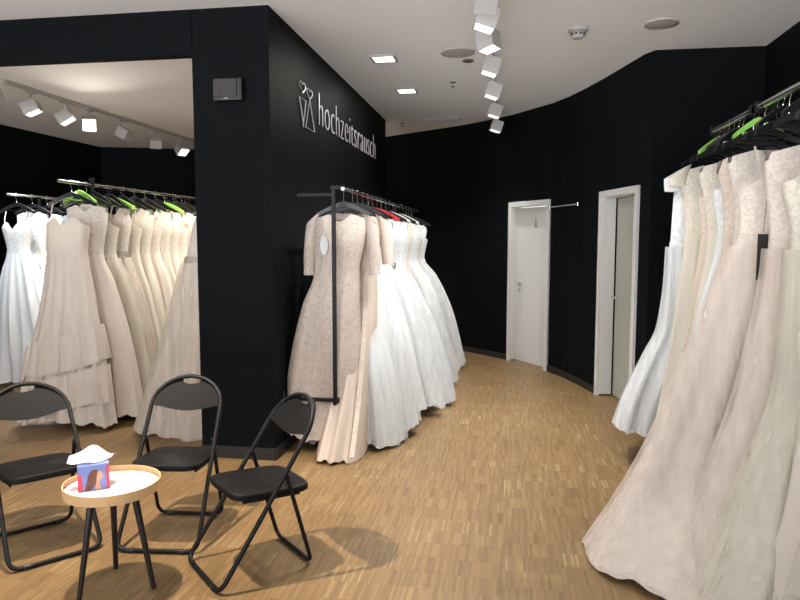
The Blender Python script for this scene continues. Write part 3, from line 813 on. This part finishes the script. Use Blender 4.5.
for i, y in enumerate(hy):
    c = 'red' if i in (5, 6) else ('tray_white' if i in (9, 12) else 'black_plastic')
    pos = 'last on the left rail' if i == len(hy) - 1 else ords[i] + ' from the pillar on the left rail'
    hanger(c, .085, (RX + (.0 if i != 0 else -.035), y, RZ), '%s clothes hanger, %s' % (HC[c], pos), 'hangers on the left rail', .06 * math.sin(i * 2.3))

# ---------- right racks
QX, QZ = 1.37, 2.33
def tall_rack(lab, x, y0, y1, vis=True):
    t = thing('clothes_rail', lab, 'clothes rail', (x, y0, 0), 0, 'clothes rails along the right wall')
    MB().tube([(0, 0, QZ), (0, y1 - y0, QZ)], .019, 16).build('rail', M['chrome'], t, smooth=True)
    for y in (.02, y1 - y0 - .02):
        MB().box((.0, y, QZ), (.04, .04, .06)).build('bracket', M['black_metal'], t, bevel=.004)
        MB().box((.37, y, QZ), (.70, .028, .028)).build('wall_arm', M['black_metal'], t, bevel=.003)
    return t
tall_rack('chrome clothes rail on the right, nearer the camera and full of hangers', QX, 1.9, 4.08)
tall_rack('shorter chrome clothes rail on the right, by the dark niche', QX, 4.13, 4.92)
GR = 'wedding dresses on the right rails'
CR = (None, .68)
def rprof(rows, right=.24, d=.10):
    return [(z, xl, (.2 if z > 1.5 else (.14 if z > 1.4 else right)), dd if dd else d, d) for z, xl, dd in rows]
# far white gown, flaring back over the floor
dress('white tulle gown with lace cap sleeves, at the far end of the right rail', (QX, 4.86), 2.12, 'yoke', 'white',
      [(2.12, -.22, .2, .025, .025), (2.03, -.24, .2, .05, .05), (1.90, -.25, .17, .07, .06), (1.62, -.26, .13, .05, .05), (1.30, -.27, .16, .06, .08), (.98, -.30, .25, .08, .12), (.80, -.37, .30, .09, .2), (.45, -.50, .38, .10, .45), (.24, -.56, .42, .10, .6)],
      hem=.24, group=GR, waist=1.58, tulle=True, sleeves=(.13, .09), seed=61, clamp=CR, folds=10, amp=.03)
dress('ivory lace dress with off-shoulder top, second from the far end of the right rail', (QX - .02, 4.66), 2.11, 'yoke', 'cream',
      rprof([(2.11, -.22, .025), (2.02, -.24, .05), (1.9, -.22, .07), (1.62, -.19, .06), (1.3, -.22, .08), (.8, -.27, .08), (.3, -.34, .09)]), hem=.28, group=GR, sleeves=(.10, .085), seed=62, clamp=CR, folds=7, amp=.018)
dress('slim beige column dress with beaded edge, third from the far end of the right rail', (QX, 4.48), 2.08, 'strapless', 'beige',
      rprof([(2.08, -.2, .025), (1.9, -.19, .06), (1.62, -.16, .05), (1.2, -.21, .08), (.8, -.25, .08), (.3, -.34, .09)]), hem=.22, group=GR, seed=63, clamp=CR, folds=6, amp=.016)
RS = [(4.31, 'yoke', 'cream', [(2.1, -.22, .025), (2.0, -.235, .05), (1.85, -.20, .07), (1.62, -.17, .06), (1.2, -.22, .08), (.7, -.30, .08), (.2, -.42, .09)], 'cream lace dress with wide shoulders'),
      (4.14, 'strapless', 'white', [(2.1, -.2, .025), (1.9, -.20, .06), (1.62, -.16, .05), (1.2, -.24, .08), (.7, -.34, .08), (.15, -.48, .09)], 'white strapless dress with ribbed bodice'),
      (3.97, 'vneck', 'beige', [(2.1, -.22, .025), (2.0, -.235, .05), (1.85, -.20, .07), (1.62, -.18, .06), (1.2, -.25, .08), (.7, -.38, .08), (.1, -.55, .09)], 'beige floral lace dress'),
      (3.80, 'yoke', 'old', [(2.1, -.22, .025), (2.0, -.23, .05), (1.85, -.20, .07), (1.62, -.18, .06), (1.2, -.26, .08), (.7, -.40, .08), (.1, -.62, .09)], 'champagne lace dress'),
      (3.65, 'strapless', 'blush', [(2.1, -.21, .025), (1.9, -.22, .06), (1.66, -.19, .05), (1.2, -.33, .07), (.7, -.50, .07), (.05, -.80, .08)], 'blush dress with dusty pink lining')]
for i, (y, kind, c, rows, d_) in enumerate(RS):
    dress('%s, %s from the far end of the right rail' % (d_, ords[i + 3]), (QX, y), 2.1, kind, c, rprof(rows), hem=rows[-1][0], group=GR, seed=70 + i, clamp=CR, folds=8, amp=.018,
          smat=cloth['pink_satin'] if i == 4 else None)
dress('blush organza gown whose wide skirt sweeps furthest into the aisle', (QX, 3.50), 2.06, 'strapless', 'blush',
      rprof([(2.06, -.25, .025), (1.9, -.27, .06), (1.66, -.25, .055), (1.4, -.33, .06), (1.15, -.42, .07), (.69, -.59, .10), (.35, -.75, .25), (.02, -.93, .62)], .3),
      hem=.015, group=GR, tulle=True, seed=81, clamp=CR, folds=7, amp=.026)
RN = [(3.25, 'yoke', 'blush', [(2.05, -.22, .025), (1.95, -.24, .05), (1.8, -.225, .07), (1.6, -.20, .06), (1.04, -.26, .08), (.8, -.31, .09), (.4, -.45, .20), (.02, -.60, .42)], 'pale blush dress with lace straps, in front of the widest skirt', 'tulle'),
      (3.02, 'strapless', 'cream', [(2.05, -.22, .025), (1.86, -.25, .06), (1.6, -.20, .05), (1.07, -.20, .08), (.57, -.34, .14), (.02, -.55, .38)], 'cream organza gown, third nearest on the right', 'tulle'),
      (2.80, 'vneck', 'old', [(2.05, -.22, .025), (1.95, -.23, .05), (1.8, -.21, .07), (1.6, -.19, .06), (1.0, -.20, .08), (.6, -.24, .09), (.1, -.36, .12)], 'warm cream satin dress at the lower right picture edge', None),
      (2.60, 'strapless', 'cream', [(2.05, -.2, .025), (1.86, -.2, .06), (1.6, -.15, .05), (1.0, -.15, .08), (.5, -.2, .09), (.1, -.28, .12)], 'cream satin dress nearest the camera on the right', None)]
for i, (y, kind, c, rows, d_, tu) in enumerate(RN):
    dress(d_, (QX, y), 2.05, kind, c, rprof(rows, .26), hem=rows[-1][0], group=GR, seed=90 + i, clamp=CR, folds=6, amp=.026, tulle=bool(tu))
hyr = [4.86, 4.66, 4.48] + [r[0] for r in RS] + [3.50] + [r[0] for r in RN]
for i, y in enumerate(hyr):
    c = 'black_plastic'
    hanger(c, .125, (QX, y, QZ), '%s clothes hanger, %s from the far end of the right rail' % (HC[c], ords[i]), 'hangers on the right rail', .08 * math.sin(i * 1.9))
# spare hangers bunched on the rail
for i, (y, c) in enumerate(((4.78, 'green'), (4.57, 'black_plastic'), (4.39, 'black_plastic'), (4.06, 'green'), (3.73, 'black_plastic'), (3.38, 'black_plastic'))):
    hh = hanger(c, .06, (QX, y, QZ), 'small empty %s hanger, %s spare from the far end of the right rail' % (HC[c], ords[i]), 'spare hangers on the right rail', .25 * math.cos(i * 2.9))
    hh.scale = (.62, 1, 1)
# black swing tag on the blush gown
t = thing('swing_tag', 'long black swing tag hanging between the dresses on the right', 'tag', (1.155, 3.30, 1.63))
MB().box((0, 0, -.11), (.045, .004, .21)).build('card', M['black_plastic'], t); MB().tube([(0, 0, 0), (.01, .0, .18)], .001, 5).build('cord', M['black_plastic'], t)

# ---------- room behind: rail with ivory dresses
BX, BZ = -3.56, 2.07
t = thing('clothes_rail', 'chrome clothes rail on black posts seen through the wide opening', 'clothes rail', (BX, 4.93, 0))
MB().tube([(0, 0, BZ), (0, 2.6, BZ)], .0125, 12).build('rail', M['chrome'], t, smooth=True)
for y in (.45, 2.58):
    MB().box((-.0, y, BZ / 2 + .02), (.028, .028, BZ)).build('post', M['black_metal'], t, bevel=.003)
    MB().box((0, y, .02), (.5, .04, .03)).build('foot', M['black_metal'], t, bevel=.003)
    MB().box((0, y, BZ + .03), (.035, .035, .06)).build('bracket', M['black_metal'], t, bevel=.003)
GB = 'wedding dresses seen through the wide opening'
dress('ivory strapless dress with cascading ruffles, nearest on the rail seen through the opening', (BX - .03, 5.10), 1.93, 'strapless', 'ivory',
      [(1.93, -.22, .2, .025, .025), (1.82, -.20, .19, .06, .04), (1.72, -.20, .185, .09, .05), (1.50, -.21, .15, .07, .05), (1.1, -.28, .20, .09, .07), (.6, -.42, .27, .11, .08), (.05, -.56, .34, .13, .09)],
      hem=.06, group=GB, seed=101, folds=8, amp=.024, tiers=(.80, .46), lace=False)
bk = [('yoke', 'ivory', 'ball', 'ivory lace gown'), ('strapless', 'cream', 'ball', 'cream tulle ballgown'), ('vneck', 'ivory', 'a', 'ivory v-neck gown'), ('strapless', 'cream', 'a', 'cream strapless gown'),
      ('yoke', 'cream', 'a', 'cream lace gown'), ('strapless', 'ivory', 'ball', 'full ivory gown'), ('vneck', 'cream', 'a', 'cream v-neck gown'), ('yoke', 'ivory', 'a', 'ivory gown with lace top'),
      ('strapless', 'ivory', 'a', 'plain ivory gown'), ('yoke', 'cream', 'ball', 'full cream gown'), ('strapless', 'cream', 'a', 'pale cream gown'), ('vneck', 'ivory', 'a', 'light ivory gown')]
for i, (kind, c, st, d_) in enumerate(bk):
    y = 5.30 + i * .19
    hr = .46 if i < 3 else .42
    dress('%s, %s on the rail seen through the opening' % (d_, 'last' if i == len(bk) - 1 else ords[i + 1]), (BX, y), 1.93, kind, c, gown(1.93, .42, hr, .07, .10, .10, st), hem=.07, group=GB,
          seed=110 + i, folds=8, amp=.022, tulle=(i in (1, 2)), sash='beads' if i == 2 else None)
for i in range(13):
    y = 5.10 if i == 0 else 5.30 + (i - 1) * .19
    c = 'green' if i in (3, 8) else 'black_plastic'
    hanger(c, .085, (BX, y, BZ), '%s clothes hanger, %s on the rail seen through the opening' % (HC[c], 'last' if i == 12 else ords[i]), 'hangers on the rail seen through the opening', .07 * math.sin(i * 2.1))
for i in range(10):
    y = 5.2 + i * .21
    hh = hanger('green' if i == 0 else 'black_plastic', .06, (BX, y, BZ), 'empty green hanger, first spare on the rail seen through the opening' if i == 0 else 'empty black hanger, %s spare on the rail seen through the opening' % ords[i], 'spare hangers seen through the opening', .1 * math.sin(i * 1.7)); hh.scale = (.7, 1, 1)

# dress half hidden by the pillar
t = thing('clothes_rail', 'clothes rail behind the pillar, carrying the dress cut off by it', 'clothes rail', (-2.27, 4.93, 0))
MB().tube([(0, 0, 1.98), (0, 1.2, 1.98)], .0125, 12).build('rail', M['chrome'], t, smooth=True)
for y in (.5, 1.18):
    MB().box((0, y, .99), (.028, .028, 1.98)).build('post', M['black_metal'], t, bevel=.003); MB().box((0, y, .02), (.4, .04, .03)).build('foot', M['black_metal'], t, bevel=.003)
dress('ivory gown with beaded waist, half hidden behind the pillar', (-2.27, 5.07), 1.84, 'vneck', 'ivory',
      [(1.84, -.19, .19, .025, .025), (1.74, -.21, .2, .05, .04), (1.6, -.24, .18, .07, .05), (1.46, -.28, .16, .06, .05), (1.30, -.33, .17, .07, .06), (.78, -.48, .25, .10, .08), (.02, -.77, .35, .15, .10)],
      hem=.015, group=GB, waist=1.44, sash='beads', seed=131, folds=7, amp=.026, tulle=True, lace=True)
hanger('black_plastic', .085, (-2.27, 5.07, 1.98), 'black clothes hanger of the dress half hidden by the pillar', 'hangers behind the pillar')

# cool white dresses at the far left
FX, FZ = -5.15, 2.07
t = thing('clothes_rail', 'clothes rail at the far left, holding bright cool white dresses', 'clothes rail', (FX, 6.3, 0))
MB().tube([(0, 0, FZ), (0, 1.9, FZ)], .0125, 12).build('rail', M['chrome'], t, smooth=True)
for y in (.5, 1.88):
    MB().box((0, y, FZ / 2), (.028, .028, FZ)).build('post', M['black_metal'], t, bevel=.003); MB().box((0, y, .02), (.5, .04, .03)).build('foot', M['black_metal'], t, bevel=.003)
for i in range(7):
    y = 6.45 + i * .24
    dress('bright white gown, %s on the rail at the far left' % ('last' if i == 6 else ords[i]), (FX, y), 1.93, ('strapless', 'yoke', 'vneck')[i % 3], 'white', gown(1.93, .4, .5, .06, .12, .10, 'ball'), hem=.06,
          group='bright dresses at the far left', seed=140 + i, folds=8, amp=.024)
    hanger('black_plastic', .085, (FX, y, FZ), 'black clothes hanger, %s on the rail at the far left' % ('last' if i == 6 else ords[i]), 'hangers at the far left')
spot_head((-5.0, 6.0), (-5.0, 6.9, 1.0), 'cool white spotlight over the far left dresses', G2, True, 200, 70, col=(.85, .93, 1))

# ---------- small rail between the doors
ba, bb = Vector((.545, 8.18, 1.98)), Vector((.80, 7.50, 1.98))
t = thing('wall_rail', 'short thin metal rail on the black wall between the two doors', 'wall rail', (0, 0, 0))
nn = Vector((-.93, -.36, 0)).normalized() * .06
MB().tube([ba + nn, bb + nn], .006, 8).build('bar', M['speaker'], t, smooth=True)
k_ = MB()
for p in (ba, bb): k_.tube([p + nn, p - nn * .1], .006, 8); k_.lathe([(0, -.02), (.014, -.02), (.014, .02), (0, .02)], p + nn, 12)
k_.build('bracket', M['chrome'], t, smooth=True)
